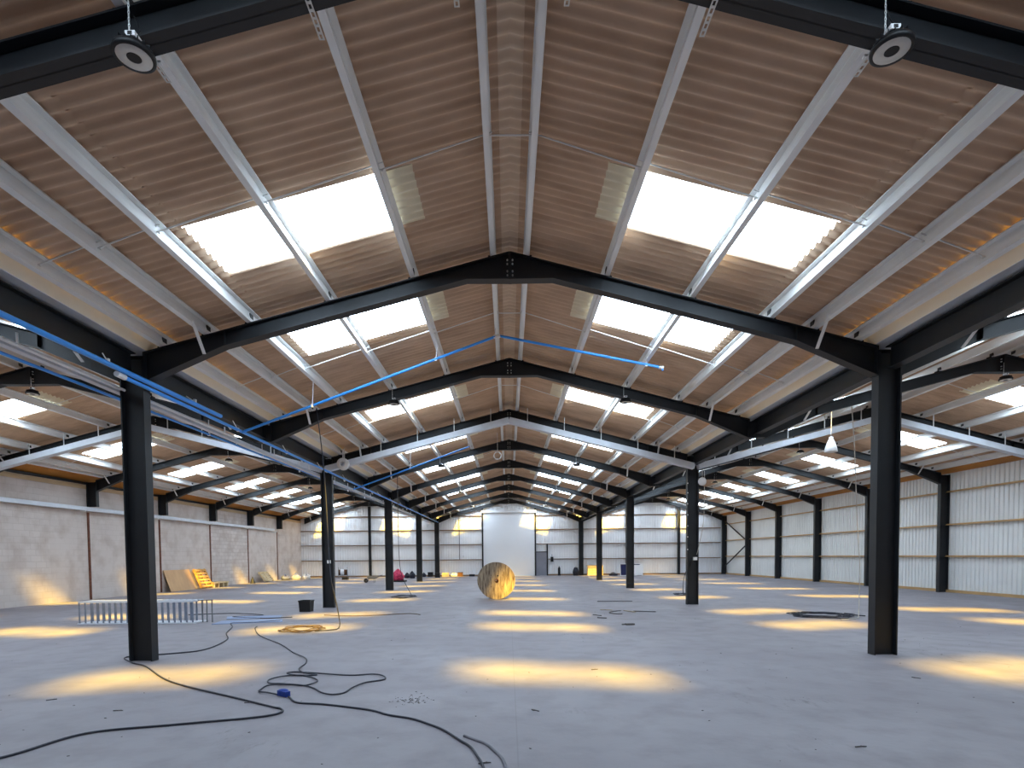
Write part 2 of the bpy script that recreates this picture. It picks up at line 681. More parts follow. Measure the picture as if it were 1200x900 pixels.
ROW_TEXT = {-1: 'the row towards the grey block wall', 1: 'the row towards the white clad wall'}
col_proto = None
for side in (-1, 1):
    for n, k in enumerate((1, 3, 5, 7, 9)):
        if col_proto is None:
            col_proto = thing('steel_column', (0, 0, 0), '', None)
            isection_column(0, 4.70).build('shaft', M['steel'], col_proto)
            MB().box(-.18, .18, 0, FB, 4.70, 4.72).build('cap_plate', M['steel'], col_proto)
            c = col_proto
        else:
            c = copy_tree(col_proto)
        c.location = (side * W, FY(k), 0)
        tag(c, 'black steel column, %s from the camera in %s' % (ORD[n], ROW_TEXT[side]), 'column', 'black steel columns of the middle aisle')
        if k == 3:
            MB().box(.02 if side > 0 else -.02, .14 if side > 0 else .10, -.004, .0 if side < 0 else .078, 1.42, 1.52).build('notice_plate', M['white'], c)['label'] = 'small white notice plate'
        if k == 3 and side > 0:
            for z in (1.75, 2.15, 2.5, 2.85, 3.2, 3.55, 3.85):
                MB().box(-.185, -.165, -.02, .0, z, z + .03).build('cable_clip', M['white'], c)
            MB().box(-.06, .0, .03, .078, 1.2, 1.42).build('switch_box', M['black'], c)

# outer columns against the white cladding
ocol = None
for n, k in enumerate(range(3, 10)):
    if ocol is None:
        ocol = thing('steel_column', (0, 0, 0), '', None)
        isection_column(0, 4.70).build('shaft', M['steel'], ocol)
        c = ocol
    else:
        c = copy_tree(ocol)
    c.location = (XE_R - .005, FY(k), 0)
    tag(c, ('black steel column against the white side cladding, %s counted from the far corner' % ORD[9 - k]) if k < 9 else 'black steel column in the far corner where both clad walls meet', 'column', 'black columns along the white clad wall')

# stub columns over the block wall, with the rusty face that shows in the wall below
stub = None
for n, k in enumerate(range(3, 9)):
    if stub is None:
        stub = thing('steel_stanchion', (0, 0, 0), '', None)
        m = MB()
        m.box(.02, .05, 0, FB, 3.72, 4.70)
        m.box(.37, .40, 0, FB, 3.72, 4.70)
        m.box(.05, .37, YC - .01, YC + .01, 3.72, 4.70)
        m.build('stub', M['steel'], stub)
        MB().box(.001, .014, .0, .13, 0, 3.50).build('embedded_flange', M['rust'], stub)['label'] = 'rusty flange set in the wall'
        c = stub
    else:
        c = copy_tree(stub)
    c.location = (-16.919, FY(k), 0)
    tag(c, 'stanchion built into the block wall with rusty lower face, %s from the far corner' % ORD[8 - k], 'column', 'stanchions in the block wall')

# gable posts
for x, t, lab in ((-11.27, 5.70, 'slim black gable post standing before the end wall in the block wall aisle'),
                  (9.55, 5.42, 'slim black gable post on the end wall beside the blue framed panel'),
                  (13.75, 5.42, 'slim black gable post on the end wall nearest the far clad corner')):
    m = MB()
    m.box(-.1, -.085, -.31, -.15, 0, t).box(.085, .1, -.31, -.15, 0, t).box(-.085, .085, -.24, -.22, 0, t)
    tag(m.build('gable_post', M['steel'], None, (x, YB - .03, 0)), lab, 'column', 'gable posts')


def rafter_mesh(h, side, part):
    """half of a portal rafter, local x from the apex outwards, z from the valley level"""
    za = TAN * h
    x1 = h - .185
    T = lambda x: za - TAN * x
    m = MB()
    s = side
    if part == 'rafter':
        for x0, xx, in ((0.02, x1),):
            m.prism_y([(s * x0, T(x0) - .015), (s * xx, T(xx) - .015), (s * xx, T(xx) - .24), (s * x0, T(x0) - .24)], YC - .007, YC + .007)
            m.prism_y([(s * x0, T(x0)), (s * xx, T(xx)), (s * xx, T(xx) - .016), (s * x0, T(x0) - .016)], 0, FB)
            a, b = .66, h - 1.435
            m.prism_y([(s * a, T(a) - .224), (s * b, T(b) - .224), (s * b, T(b) - .24), (s * a, T(a) - .24)], 0, FB)
    elif part == 'haunch':
        a = h - 1.435
        zb = za - .26 * h - .40
        m.prism_y([(s * a, T(a) - .235), (s * x1, T(x1) - .235), (s * x1, zb + .016)], YC - .006, YC + .006)
        m.prism_y([(s * a, T(a) - .224), (s * a, T(a) - .24), (s * x1, zb), (s * x1, zb + .018)], 0, FB)
        m.box(*sorted((s * x1, s * (x1 - .018))), 0, FB, zb, T(x1))
        # web stiffener at the root of the haunch
        m.box(*sorted((s * (a + .01), s * (a - .0))), .01, FB - .01, T(a) - .235, T(a) - .016)
    elif part == 'apex_haunch':
        m.prism_y([(s * .02, T(.02) - .23), (s * .66, T(.66) - .23), (s * .66, T(.66) - .24), (s * .02, za - .415)], YC - .006, YC + .006)
        m.prism_y([(s * .02, za - .40), (s * .66, T(.66) - .224), (s * .66, T(.66) - .24), (s * .02, za - .418)], 0, FB)
    return m


PURLINS = [.235, 1.46, 2.76, 3.98, 4.65]
rafter_cache = {}


def purlin_xs(span):
    return PURLINS + [SPANS[span][1] - .50]


for span, (xc, h) in SPANS.items():
    proto = None
    k_from = 0 if span == 'middle' else 1
    for k in range(k_from, 10):
        if proto is None:
            proto = thing('portal_rafter', (0, 0, 0), '', None)
            c = proto
            for s in (-1, 1):
                rafter_mesh(h, s, 'rafter').build('rafter_beam', M['steel'], c)
                rafter_mesh(h, s, 'haunch').build('haunch', M['steel'], c)
                rafter_mesh(h, s, 'apex_haunch').build('apex_haunch', M['steel'], c)
                for i, xp in enumerate(purlin_xs(span)):
                    zt = TAN * h - TAN * xp
                    m = MB()
                    m.box(s * xp + s * .02 - .006, s * xp + s * .02 + .006, .03, .14, zt - .005, zt + .15)
                    m.box(*sorted((s * xp + s * .02, s * xp + s * .1)), .03, .14, zt - .022, zt + .012)
                    m.build('purlin_cleat', M['steel'], c)
                # fly brace from the fifth purlin down to the bottom flange
                xp = PURLINS[4]
                zt = TAN * h - TAN * xp
                a = Vector((s * (xp + .0), -.42, zt + .05))
                b = Vector((s * (xp + .05), .0, zt - .30))
                d = (b - a).normalized()
                e = Vector((s, 0, 0))
                MB().obox((a + b) / 2, (b - a) / 2, e * .025, d.cross(e) * .004).build('fly_brace', M['galv'], c)
            MB().box(-.022, .022, -.0, FB, TAN * h - .42, TAN * h - .005).build('apex_plate', M['steel'], c)
            for s in (-1, 1):
                for z in (.075, .135, .245, .305):
                    MB().lathe([(.0, -.03), (.013, -.03), (.013, .0), (.0, .0)], 6, (s * .04, YC - .006, TAN * h - z - .03), 'y', False).build('bolt', M['galv'], c)
        else:
            c = copy_tree(proto)
        c.location = (xc, FY(k), ZV)
        n = k - k_from
        tag(c, 'black steel roof frame %s, %s from the camera' % (SPAN_TEXT[span], ORD[n]), 'roof frame', 'black portal roof frames')

# purlins: galvanised Z-sections running the length of the building
YP0, YP1 = -1.2, 46.72
for span, (xc, h) in SPANS.items():
    for side in (-1, 1):
        for i, xp in enumerate(purlin_xs(span)):
            zt = apex_z(h) - TAN * xp
            c = math.cos(math.atan(TAN))
            sn = math.sin(math.atan(TAN))
            # local axes: u down the slope, n up out of the slope
            u = Vector((side * c, 0, -sn))
            nrm = Vector((side * sn, 0, c))
            base = Vector((xc + side * xp, 0, zt + .012))
            t = .006
            hh = .178
            fl = .065
            prof = [(-t / 2, 0), (fl, 0), (fl, .018), (fl - t, .018), (fl - t, t), (t / 2, t), (t / 2, hh), (-fl, hh), (-fl, hh - .018),
                    (-fl + t, hh - .018), (-fl + t, hh - t), (-t / 2, hh - t)]
            poly = []
            for a, b in prof:
                p = base + u * a + nrm * b
                poly.append((p.x, p.z))
            m = MB().prism_y(poly, YP0, YP1)
            if span == 'middle':
                place = 'on the slope %s' % ('towards the block wall' if side < 0 else 'towards the white cladding')
            else:
                up = (span == 'left' and side < 0) or (span == 'right' and side > 0)
                place = 'on the outer slope of the %s' % ('block wall aisle' if span == 'left' else 'clad wall aisle') if up else \
                        'on the inner slope of the %s' % ('block wall aisle' if span == 'left' else 'clad wall aisle')
            lab = 'galvanised purlin, %s below the ridge, %s%s' % (ORD[i], 'middle roof ' if span == 'middle' else '', place)
            tag(m.build('roof_purlin', M['galv']), lab, 'purlin', 'galvanised roof purlins')

# tie rods between the purlins at mid bay
for span, (xc, h) in SPANS.items():
    proto = None
    for k in range(0, 7 if span == 'middle' else 6):
        if span != 'middle' and k < 2:
            continue
        xs = purlin_xs(span)
        r = .009
        if proto is None:
            proto = thing('tie_rod', (0, 0, 0), '', None)
            c = proto
            MB().tube([(-xs[0], 0, -TAN * xs[0] + .12), (xs[0], 0, -TAN * xs[0] + .12)], r, 6).build('ridge_tie', M['galv'], c)
            for s in (-1, 1):
                for a, b in zip(xs[:-1], xs[1:]):
                    m = MB().tube([(s * (a - .03), 0, -TAN * a + .155), (s * (b + .03), 0, -TAN * b + .06)], r, 6)
                    m.lathe([(.016, -.01), (.016, .01)], 6, (s * (b - .02), 0, -TAN * b + .062), 'x')
                    m.build('rod', M['galv'], c)
        else:
            c = copy_tree(proto)
        c.location = (xc, FY(k) + 2.38, apex_z(h))
        tag(c, 'thin tie rod line %s, just beyond the %s roof frame' % (SPAN_TEXT[span], ORD[k if span == 'middle' else k - 1]), 'tie rod', 'tie rods between purlins')

# valley beams carrying the frames between columns, and the valley gutters above
vb = None
for side in (-1, 1):
    for n, k in enumerate((-1, 1, 3, 5, 7)):
        y0, y1 = FY(k) + FB + .005, FY(k + 2) - .005
        if k == -1:
            y0 = Y_FRONT + .05
        m = MB()
        b = .085
        z0, z1 = 4.42, 4.76
        L = (y1 - y0)
        root = thing('valley_beam', (side * W, y0, 4.42), 'deep black valley beam above %s, %s span from the camera' % (ROW_TEXT[side], ORD[n]), 'beam', 'black valley beams')
        m.box(-.006, .006, 0, L, .015, .325)
        m.box(-b, b, 0, L, 0, .016)
        m.box(-b, b, 0, L, .324, .34)
        m.build('beam', M['steel'], root)
        if k >= 0:
            mid = FY(k + 1) - y0
            for sx in (-1, 1):
                MB().box(*sorted((sx * .012, sx * .185)), mid, mid + FB, -.075, .3).build('bearing_plate', M['steel'], root)
for side in (-1, 1):
    g = thing('valley_gutter', (side * W, YP0, 0), 'long cream valley gutter above %s' % ROW_TEXT[side], 'gutter', 'cream valley gutters')
    L = YP1 - YP0
    th = .008
    for s in (-1, 1):
        MB().prism_y([(s * .40, 4.995), (s * .38, 4.995), (s * .23, 4.815), (s * .23, 4.807), (s * .386, 4.987), (s * .40, 4.987)], 0, L).build('gutter_side', M['cream'], g)
    MB().box(-.23, .23, 0, L, 4.80, 4.808).build('gutter_sole', M['galv_dull'], g)

# ------------------------------------------------------------------ rails on the clad walls
for i, z in enumerate((1.45, 2.71, 4.02)):
    m = MB().box(17.54, 17.63, Y_FRONT, YB - .1, z - .03, z + .03).box(17.50, 17.54, Y_FRONT, YB - .1, z - .03, z - .02)
    tag(m.build('sheeting_rail', M['rail_tan']), 'tan sheeting rail along the white side wall, %s above the floor' % ORD[i], 'rail', 'rails on the white side wall')
SEG = [(-16.9, -W - .2, 'in the block wall aisle'), (-W + .2, -2.22, 'between fifth column and roller door'), (2.22, W - .2, 'beyond the grey door'), (W + .2, 17.2, 'in the clad wall aisle')]
for si, (a, b, txt) in enumerate(SEG):
    for i, z in enumerate((1.34, 2.57, 3.75, 4.88)):
        x0 = 3.18 if (si == 2 and i == 0) else a
        b_ = b
        if i == 3:
            x0 += .26 if si in (1, 3) else 0
            b_ -= .26 if si in (0, 2) else 0
        m = MB().box(x0, b_, YB - .1, YB - .01, z - .03, z + .03).box(x0, b_, YB - .14, YB - .1, z + .02, z + .03)
        tag(m.build('sheeting_rail', M['rail']), 'brown end wall rail %s, %s above the floor' % (txt, ORD[i]), 'rail', 'rails on the end wall')
# K bracing in the last bay of the clad side
for a, b, lab in (((17.40, FY(9) - .12, 4.25), (17.40, FY(8) + .2, 2.55), 'black diagonal brace in the last clad bay, the upper of the pair'),
                  ((17.40, FY(8) + .2, 2.35), (17.40, FY(9) - .12, .65), 'black diagonal brace in the last clad bay, the lower of the pair')):
    a, b = Vector(a), Vector(b)
    d = (b - a).normalized()
    m = MB()
    side = Vector((1, 0, 0))
    m.obox((a + b) / 2, (b - a) / 2, side * .04, d.cross(side) * .006)
    m.obox((a + b) / 2 + side * .04, (b - a) / 2, side * .005, d.cross(side) * .045)
    tag(m.build('diagonal_brace', M['steel']), lab, 'brace', 'diagonal braces')

# ------------------------------------------------------------------ high-bay lamps
lamp = None


def high_bay(x, y, z, up, label):
    """z is the lens face; up is where the chain is fixed"""
    global lamp
    if lamp is None:
        lamp = thing('high_bay_lamp', (0, 0, 0), '', None)
        lamp.scale = (.76, .76, .76)
        hs = MB().lathe([(.150, .0), (.178, .0), (.182, .03), (.165, .06), (.10, .075), (.085, .13), (.03, .135), (.0, .135)], 40).build('housing', M['black'], lamp)
        fins = MB()
        for i in range(16):
            q = 2 * math.pi * i / 16
            d = Vector((math.cos(q), math.sin(q), 0))
            fins.obox(Vector((0, 0, .085)) + d * .10, d * .05, d.cross(Vector((0, 0, 1))) * .003, (0, 0, .025))
        fins.build('cooling_fins', M['black'], hs)
        ln = MB().lathe([(.0, -.001), (.05, -.001), (.058, -.002), (.148, -.002), (.152, .012)], 40).build('lens', M['lens'], lamp)
        MB().lathe([(.042, -.003), (.055, -.006), (.062, -.003), (.056, .004), (.042, .004)], 32).build('sensor_ring', M['black'], ln)
        d = MB().box(-.045, .045, -.055, .055, .155, .20)
        db = d.build('driver_box', M['white'], lamp)
        MB().box(-.02, .02, -.0575, -.055, .162, .193).build('driver_label', M['black'], db)
        ch = MB()
        for i in range(13):
            zz = .14 + i * .03
            c_ = Vector((-.05, 0.02, zz + .015))
            a_ = Vector((1, 0, 0)) if i % 2 else Vector((0, 1, 0))
            ch.tube([c_ + a_ * .007 * math.cos(t) + Vector((0, 0, 1)) * .02 * math.sin(t) for t in [2 * math.pi * j / 8 for j in range(8)]], .003, 5, True)
        ch.build('hanging_chain', M['galv'], lamp)
        MB().tube(smooth_path([(.02, .0, .2), (.05, .02, .25), (.02, .05, .32), (-.02, .05, .42)], 5), .005, 6).build('flex', M['black'], lamp)
        o = lamp
    else:
        o = copy_tree(lamp)
    o.location = (x, y, z)
    tag(o, label, 'lamp', 'round high bay lamps')
    return o


for k in (0, 2, 4, 6, 8):
    for s in (-1, 1):
        yy = FY(k) - .10
        zz = apex_z(W) - TAN * 2.70 - .24 - .15
        if k == 0:
            zz = 5.12
            yy = FY(0) - .06
        high_bay(s * (2.66 if k == 0 else 2.70), yy, zz, 0, 'round high bay lamp, middle aisle, %s, %s from the camera' % ('block wall side' if s < 0 else 'clad wall side', ORD[k // 2]))
for k in (2, 4, 6, 8):
    high_bay(-11.12, FY(k) - .10, 5.47, 0, 'round high bay lamp under the block wall aisle ridge, %s from the camera' % ORD[k // 2 - 1])
    high_bay(11.56, FY(k) - .10, 5.60, 0, 'round high bay lamp under the clad wall aisle ridge, %s from the camera' % ORD[k // 2 - 1])


# slotted galvanised straps clamped under the nearest frame
def slotted(x, y0, y1, z, label):
    w = .021
    root = thing('slotted_strap', (x, y0, z), label, 'strap', 'slotted straps under the nearest frame')
    m = MB()
    L = y1 - y0
    m.box(-w, -w + .011, 0, L, 0, .004).box(w - .011, w, 0, L, 0, .004)
    n = max(2, int(L / .055))
    for i in range(n + 1):
        yc = L * i / n
        m.box(-w + .011, w - .011, max(0, yc - .011), min(L, yc + .011), 0, .004)
    m.build('strap', M['strap'], root)
    MB().box(-.04, .04, .10, .13, .004, .02).build('clamp', M['galv'], root)


for s in (-1, 1):
    side = 'block wall' if s < 0 else 'clad wall'
    slotted(s * 1.465, FY(0) - .12, FY(0) + .36, apex_z(W) - TAN * 1.465 - .276, 'slotted metal strap clamped under the nearest frame at the second purlin, %s slope' % side)
    slotted(s * 2.655, FY(0) + .08, FY(0) + .36, apex_z(W) - TAN * 2.655 - .276, 'slotted metal strap behind the near lamp on the %s slope' % side)
    slotted(s * .42, FY(0) - .12, FY(0) + .34, apex_z(W) - TAN * .42 - .33, 'slotted metal strap by the ridge of the nearest frame, %s slope' % side)

# ------------------------------------------------------------------ cable trays
def tray_section(m, a, b, w=.11, h=.085):
    """a lipped channel between two points, open to the top"""
    a, b = Vector(a), Vector(b)
    d = (b - a)
    u = d.normalized()
    s = Vector((0, 1, 0)) if abs(u.y) < .5 else Vector((1, 0, 0))
    n = u.cross(s)
    if n.z < 0:
        n = -n
    c = (a + b) / 2
    m.obox(c - n * h, d / 2, s * w, n * .003)
    for q in (-1, 1):
        m.obox(c + s * q * w, d / 2, s * .003, n * h)
        m.obox(c + s * q * (w - .012) + n * h, d / 2, s * .012, n * .003)
    return m


YT = 18.08
ZT = 4.345
tray_pts = {'left': [(-16.75, ZT - .0), (-11.27, ZT + .255 * 5.43), (-W - .0, ZT)], 'middle': [(-W, ZT), (0, ZT + .255 * W), (W, ZT)], 'right': [(W, ZT), (11.63, ZT + .255 * 5.8), (17.3, ZT)]}
for span, p in tray_pts.items():
    root = thing('cable_tray', (p[1][0], YT, 0), 'pale metal cable tray hung across the %s below the roof' % SPAN_TEXT[span].replace('over the ', ''), 'cable tray', 'cross-building cable trays')
    x0 = p[1][0]
    for a, b in zip(p[:-1], p[1:]):
        ea = .06 if abs(abs(a[0]) - W) < .01 else 0
        eb = .06 if abs(abs(b[0]) - W) < .01 else 0
        a, b = (a[0] + ea, a[1] + ea * TAN), (b[0] - eb, b[1] + eb * TAN)
        tray_section(MB(), (a[0] - x0, 0, a[1]), (b[0] - x0, 0, b[1])).build('tray', M['galv_dull'], root)
        for i in range(5):
            t = (i + .5) / 5
            x = a[0] + (b[0] - a[0]) * t
            z = a[1] + (b[1] - a[1]) * t
            zt = roof_under(x) - .10
            MB().box(x - x0 - .012, x - x0 + .012, .10, .115, z - .08, zt).build('hanger', M['galv'], root)
root = thing('cable_tray', (-16.80, 0, 0), 'long pale cable tray fixed along the grey block wall', 'cable tray')
tray_section(MB(), (0, 12.0, 3.62), (0, 41.0, 3.62), .09, .07).build('tray', M['galv_dull'], root)
for k in range(3, 9):
    MB().box(-.115, .09, FY(k) - .35, FY(k) - .31, 3.50, 3.545).build('wall_bracket', M['galv'], root)
root = thing('cable_tray', (-6.12, 0, 0), 'pale cable tray running the length beneath the valley above the near column', 'cable tray')
tray_section(MB(), (0, 6.2, 4.22), (0, 44.0, 4.26), .05, .035).build('tray', M['galv_dull'], root)
for i in range(14):
    y = 7.2 + i * 2.6
    MB().box(-.01, .01, y, y + .02, 4.26, 4.42).build('hanger', M['galv'], root)


# ------------------------------------------------------------------ blue pipework
def pipe(pts, r, label, sub_caps=True, hangers=(), fittings=()):
    p0 = Vector(pts[0])
    root = thing('blue_pipe', p0, label, 'pipe', 'blue air pipes')
    P = [Vector(p) - p0 for p in pts]
    MB().tube(P, r, 12).build('pipe_run', M['blue'], root)
    for h in hangers:
        h0, h1 = Vector(h[0]) - p0, Vector(h[1]) - p0
        MB().tube([h0, h1], .009, 6).build('hanger', M['white'], root)
        d = Vector((0, 0, 1))
        MB().obox(h0, (.02, 0, 0), (0, .02, 0), (0, 0, r + .008)).build('pipe_clip', M['white'], root)
    for a, b in fittings:
        a, b = Vector(a) - p0, Vector(b) - p0
        MB().tube([a, b], r * 1.35, 12).build('coupling', M['white'], root)
    return root


pipe([(-5.55, 4.6, 4.26), (-5.55, 11.1, 4.33)], .036, 'thick blue pipe passing in front of the near column head, ending capped mid-bay', hangers=[((-5.55, 8.0, 4.32), (-5.62, 8.0, 4.44)), ((-5.55, 10.2, 4.36), (-5.70, 10.2, 4.46))])
pipe([(-5.60, 8.32, 4.235), (-5.60, 45.5, 4.33)], .030, 'long blue pipe running the whole valley at the block wall side columns',
     hangers=[((-5.60, 11.9 + i * 2.6, 4.245 + i * .007), (-5.70, 11.9 + i * 2.6, 4.43)) for i in range(12)], fittings=[((-5.6, 8.24, 4.235), (-5.6, 8.42, 4.236))])
pipe([(-5.54, 11.97, 4.21), (-5.5, 11.95, 4.22), (-.235, 11.75, 6.05), (3.10, 11.80, 5.40), (3.10, 11.80, 5.34)], .026, 'blue pipe climbing across the middle aisle to the ridge and down again',
     hangers=[((-4.05, 11.88, 4.72), (-4.02, 11.88, 5.25)), ((-1.50, 11.80, 5.61), (-1.46, 11.80, 5.9)), ((-.3, 11.75, 6.03), (-.28, 11.75, 6.2)), ((2.77, 11.8, 5.46), (2.76, 11.8, 5.6))],
     fittings=[((3.03, 11.8, 5.41), (3.12, 11.8, 5.395)), ((-.29, 11.75, 6.03), (-.19, 11.75, 6.045))])
pipe([(-5.60, 20.7, 4.05), (-1.40, 20.5, 5.50)], .026, 'blue pipe rising part way across the middle aisle beyond the hung cable tray',
     hangers=[((-3.54, 20.6, 4.77), (-3.52, 20.6, 5.35)), ((-1.45, 20.5, 5.48), (-1.45, 20.5, 5.85))])
pipe([(-6.3, 6.9, 4.16), (-6.3, 30.0, 4.33)], .022, 'thin blue pipe on the aisle side of the valley beam at the block wall side', hangers=[((-6.3, 9.5 + i * 2.6, 4.2), (-6.3, 9.5 + i * 2.6, 4.5)) for i in range(7)], fittings=[((-6.3, 6.86, 4.16), (-6.3, 6.96, 4.16))])
tag(MB().tube([(-6.0, 4.4, 4.20), (-6.0, 12.6, 4.24)], .024, 10).build('white_conduit', M['white']), 'white conduit beneath the valley beam beside the blue pipes', 'conduit')

# ------------------------------------------------------------------ hung and coiled cables
def coil_pts(c, rx, ry, turns, rz=0.0, wob=.04, z=.012, n=16, dz=.006):
    out = []
    for i in range(turns * n + 1):
        q = 2 * math.pi * i / n
        k = 1 + wob * math.sin(q * 1.7 + i) + wob * .8 * math.sin(q * .37)
        a, b = rx * k * math.cos(q), ry * k * math.sin(q)
        out.append((c[0] + a * math.cos(rz) - b * math.sin(rz), c[1] + a * math.sin(rz) + b * math.cos(rz), z + dz * i / n))
    return out


def cable(name, pts, r, m, label, cat='cable', group=None, sub=6):
    return tag(MB().tube(smooth_path(pts, sub), r, 7).build(name, M[m]), label, cat, group)


def local_cable(label, parts, cat='cable'):
    """one cable whose hanging drop and floor coil have different looks"""
    root = thing('hanging_cable', parts[0][1][0], label, cat)
    p0 = Vector(parts[0][1][0])
    for name, pts, r, m in parts:
        MB().tube(smooth_path([Vector(p) - p0 for p in pts], 5), r, 7).build(name, M[m], root)
    return root


local_cable('tan cable dropping from the roof into a coil in front of the second column', [
    ('drop', [(-4.47, 13.4, 5.05), (-4.36, 13.35, 4.2), (-4.27, 13.3, 3.2), (-4.2, 13.2, 2.1), (-4.1, 13.0, 1.2), (-3.92, 12.85, .5), (-3.86, 12.8, .06), (-4.0, 12.55, .014), (-4.3, 12.45, .014)], .012, 'cable'),
    ('coil', coil_pts((-4.68, 12.75), .38, .50, 5, .3, .2), .009, 'cable_tan')])
local_cable('pale cable hanging from the clad aisle roof to a dark coil on the floor', [
    ('drop', [(8.6, 14.6, 5.5), (8.68, 14.6, 4.6), (8.74, 14.6, 3.6), (8.80, 14.6, 2.4), (8.9, 14.62, 1.2), (8.88, 14.6, .5), (8.75, 14.4, .08), (8.4, 13.9, .014), (7.9, 13.7, .014)], .011, 'cable_pale'),
    ('coil', coil_pts((7.95, 14.7), .60, .58, 6, .2, .2), .011, 'cable'),
    ('tail', [(8.5, 15.0, .02), (8.75, 14.8, .016), (8.95, 14.45, .014)], .014, 'cable')])
local_cable('thin dark cable dropping beside the third column to a flat coil', [
    ('drop', [(-4.46, 23.0, 5.0), (-4.46, 23.0, 3.5), (-4.45, 23.0, 1.9), (-4.35, 23.0, .9), (-3.95, 22.9, .08), (-3.9, 22.8, .014)], .012, 'cable'),
    ('coil', coil_pts((-4.25, 22.95), .38, .62, 4, 0, .2), .011, 'cable')])
local_cable('dark cable bulging out behind the second clad side column to a small floor coil', [
    ('drop', [(7.2, 22.4, 4.9), (7.15, 22.4, 2.5), (7.0, 22.4, 1.4), (6.82, 22.5, .65), (6.86, 22.7, .08), (7.0, 22.8, .02)], .012, 'cable'),
    ('coil', coil_pts((6.9, 22.85), .28, .5, 4, 0, .2), .011, 'cable')])
local_cable('thin cable hanging from a white disc beside the second clad side column', [
    ('line', [(6.18, 18.3, 4.25), (6.18, 18.3, 3.4), (6.15, 18.3, 2.6), (6.02, 18.3, 1.9), (5.95, 18.32, 1.6)], .010, 'cable_pale'),
    ('loop', coil_pts((6.0, 18.3), .02, .02, 1, 0, 0, 4.20), .006, 'cable_pale')])

# small hung things
root = thing('hanging_bag', (9.007, 16.2, 4.435), 'white bag hanging on a string below the clad aisle roof', 'bag')
MB().lathe([(.16, 0), (.17, .02), (.15, .12), (.10, .28), (.05, .38), (.055, .42), (.0, .43)], 14).build('bag', M['bag_white'], root)
MB().tube([(0, 0, .42), (0, 0, 1.3)], .008, 6).build('string', M['cable_pale'], root)
root = thing('hanging_disc', (5.96, 17.85, 3.86), 'white round reel hanging under the cable tray beside the second clad side column', 'reel')
MB().lathe([(.03, -.03), (.12, -.03), (.13, 0), (.12, .03), (.03, .03)], 24, (0, 0, 0), 'y').build('reel', M['white'], root)
MB().tube([(0, 0, .12), (0, 0, .36)], .008, 6).build('cord', M['cable_pale'], root)
root = thing('cable_ring', (-.44, 22.0, 5.43), 'white cable coiled in a ring hanging below the middle ridge', 'cable')
rp = []
for i in range(49):
    q = 2 * math.pi * i / 12
    k = .14 + .012 * math.sin(i * 1.3)
    rp.append((k * math.cos(q), .03 * math.sin(i * .9), k * math.sin(q)))
MB().tube(rp, .012, 7).build('ring', M['white'], root)
MB().tube([(0, 0, .14), (0, 0, .86)], .008, 6).build('drop', M['white'], root)
root = thing('hose_roll', (-5.13, 17.80, 4.48), 'white roll of hose hung at the head of the second column', 'hose')
MB().lathe([(.075, -.08), (.165, -.08), (.185, -.05), (.185, .05), (.165, .08), (.075, .08), (.07, .0), (.075, -.08)], 32, (0, 0, 0), 'y').build('roll', M['bag_white'], root)
MB().box(-.012, .012, -.02, .02, .2, .38).build('strap', M['white'], root)

# ------------------------------------------------------------------ cables lying on the floor
Z = .012
cable('floor_cable', [(-4.6, 4.2, Z), (-4.17, 4.56, Z), (-3.95, 5.19, Z), (-3.31, 5.44, Z), (-2.6, 5.68, Z), (-2.42, 5.86, Z), (-2.5, 6.02, Z), (-2.59, 6.07, Z), (-3.13, 6.45, Z), (-4.45, 7.38, Z), (-5.45, 8.45, Z), (-5.87, 8.78, Z), (-6.3, 9.3, Z), (-5.75, 9.6, Z),
      (-5.4, 10.0, Z), (-5.6, 11.2, Z), (-6.1, 12.2, Z), (-6.5, 13.3, Z), (-6.9, 14.1, Z), (-6.4, 14.2, Z), (-5.9, 14.6, Z)],
      .011, 'cable', 'dark cable looping around the foot of the nearest column and off across the floor', 'cable', 'cables on the floor', 8)
root = thing('extension_lead', (-2.68, 6.59, 0), 'dark extension lead tangled on the floor, with a blue connector', 'cable', 'cables on the floor')
B1 = [(-5.95, 13.35), (-5.795, 12.894), (-5.141, 11.653), (-4.266, 10.52), (-3.699, 9.595), (-3.292, 9.016), (-3.145, 8.63), (-3.078, 8.17), (-2.9, 7.85), (-2.679, 7.741), (-2.929, 7.703), (-3.111, 7.809), (-3.085, 7.959), (-2.897, 7.9),
      (-2.654, 7.789), (-2.221, 7.703), (-1.927, 7.739), (-1.756, 7.607), (-1.695, 7.42), (-1.895, 7.209), (-1.97, 6.925), (-2.014, 6.699), (-2.123, 6.595), (-2.269, 6.672), (-2.417, 6.903), (-2.603, 7.069), (-2.919, 7.164), (-3.126, 7.257),
      (-3.201, 7.435), (-3.096, 7.615), (-2.898, 7.731), (-2.638, 7.503), (-2.523, 7.276), (-2.618, 7.111), (-2.813, 7.135), (-3.056, 7.087), (-3.082, 6.889), (-3.041, 6.774), (-2.91, 6.695), (-2.761, 6.632)]
B2 = [(-2.60, 6.53), (-2.561, 6.47), (-2.396, 6.253), (-2.091, 6.173), (-1.762, 6.04), (-1.491, 5.902), (-1.284, 5.728), (-1.03, 5.589), (-0.837, 5.403), (-0.673, 5.209), (-0.499, 4.915), (-0.394, 4.737), (-0.325, 4.51), (-0.266, 4.276), (-.22, 3.9)]
o = Vector((-2.68, 6.59, 0))
MB().tube([p - o for p in smooth_path([(x, y, .010 + .006 * (i % 3)) for i, (x, y) in enumerate(B1)], 6)], .0095, 7).build('lead', M['cable'], root)
MB().tube([p - o for p in smooth_path([(x, y, .011) for x, y in B2], 6)], .0105, 7).build('second_lead', M['cable'], root)
cn = MB()
d = Vector((.12, -.09, 0)).normalized()
s_ = Vector((-d.y, d.x, 0))
cn.obox((0, 0, .035), d * .085, s_ * .032, (0, 0, .03))
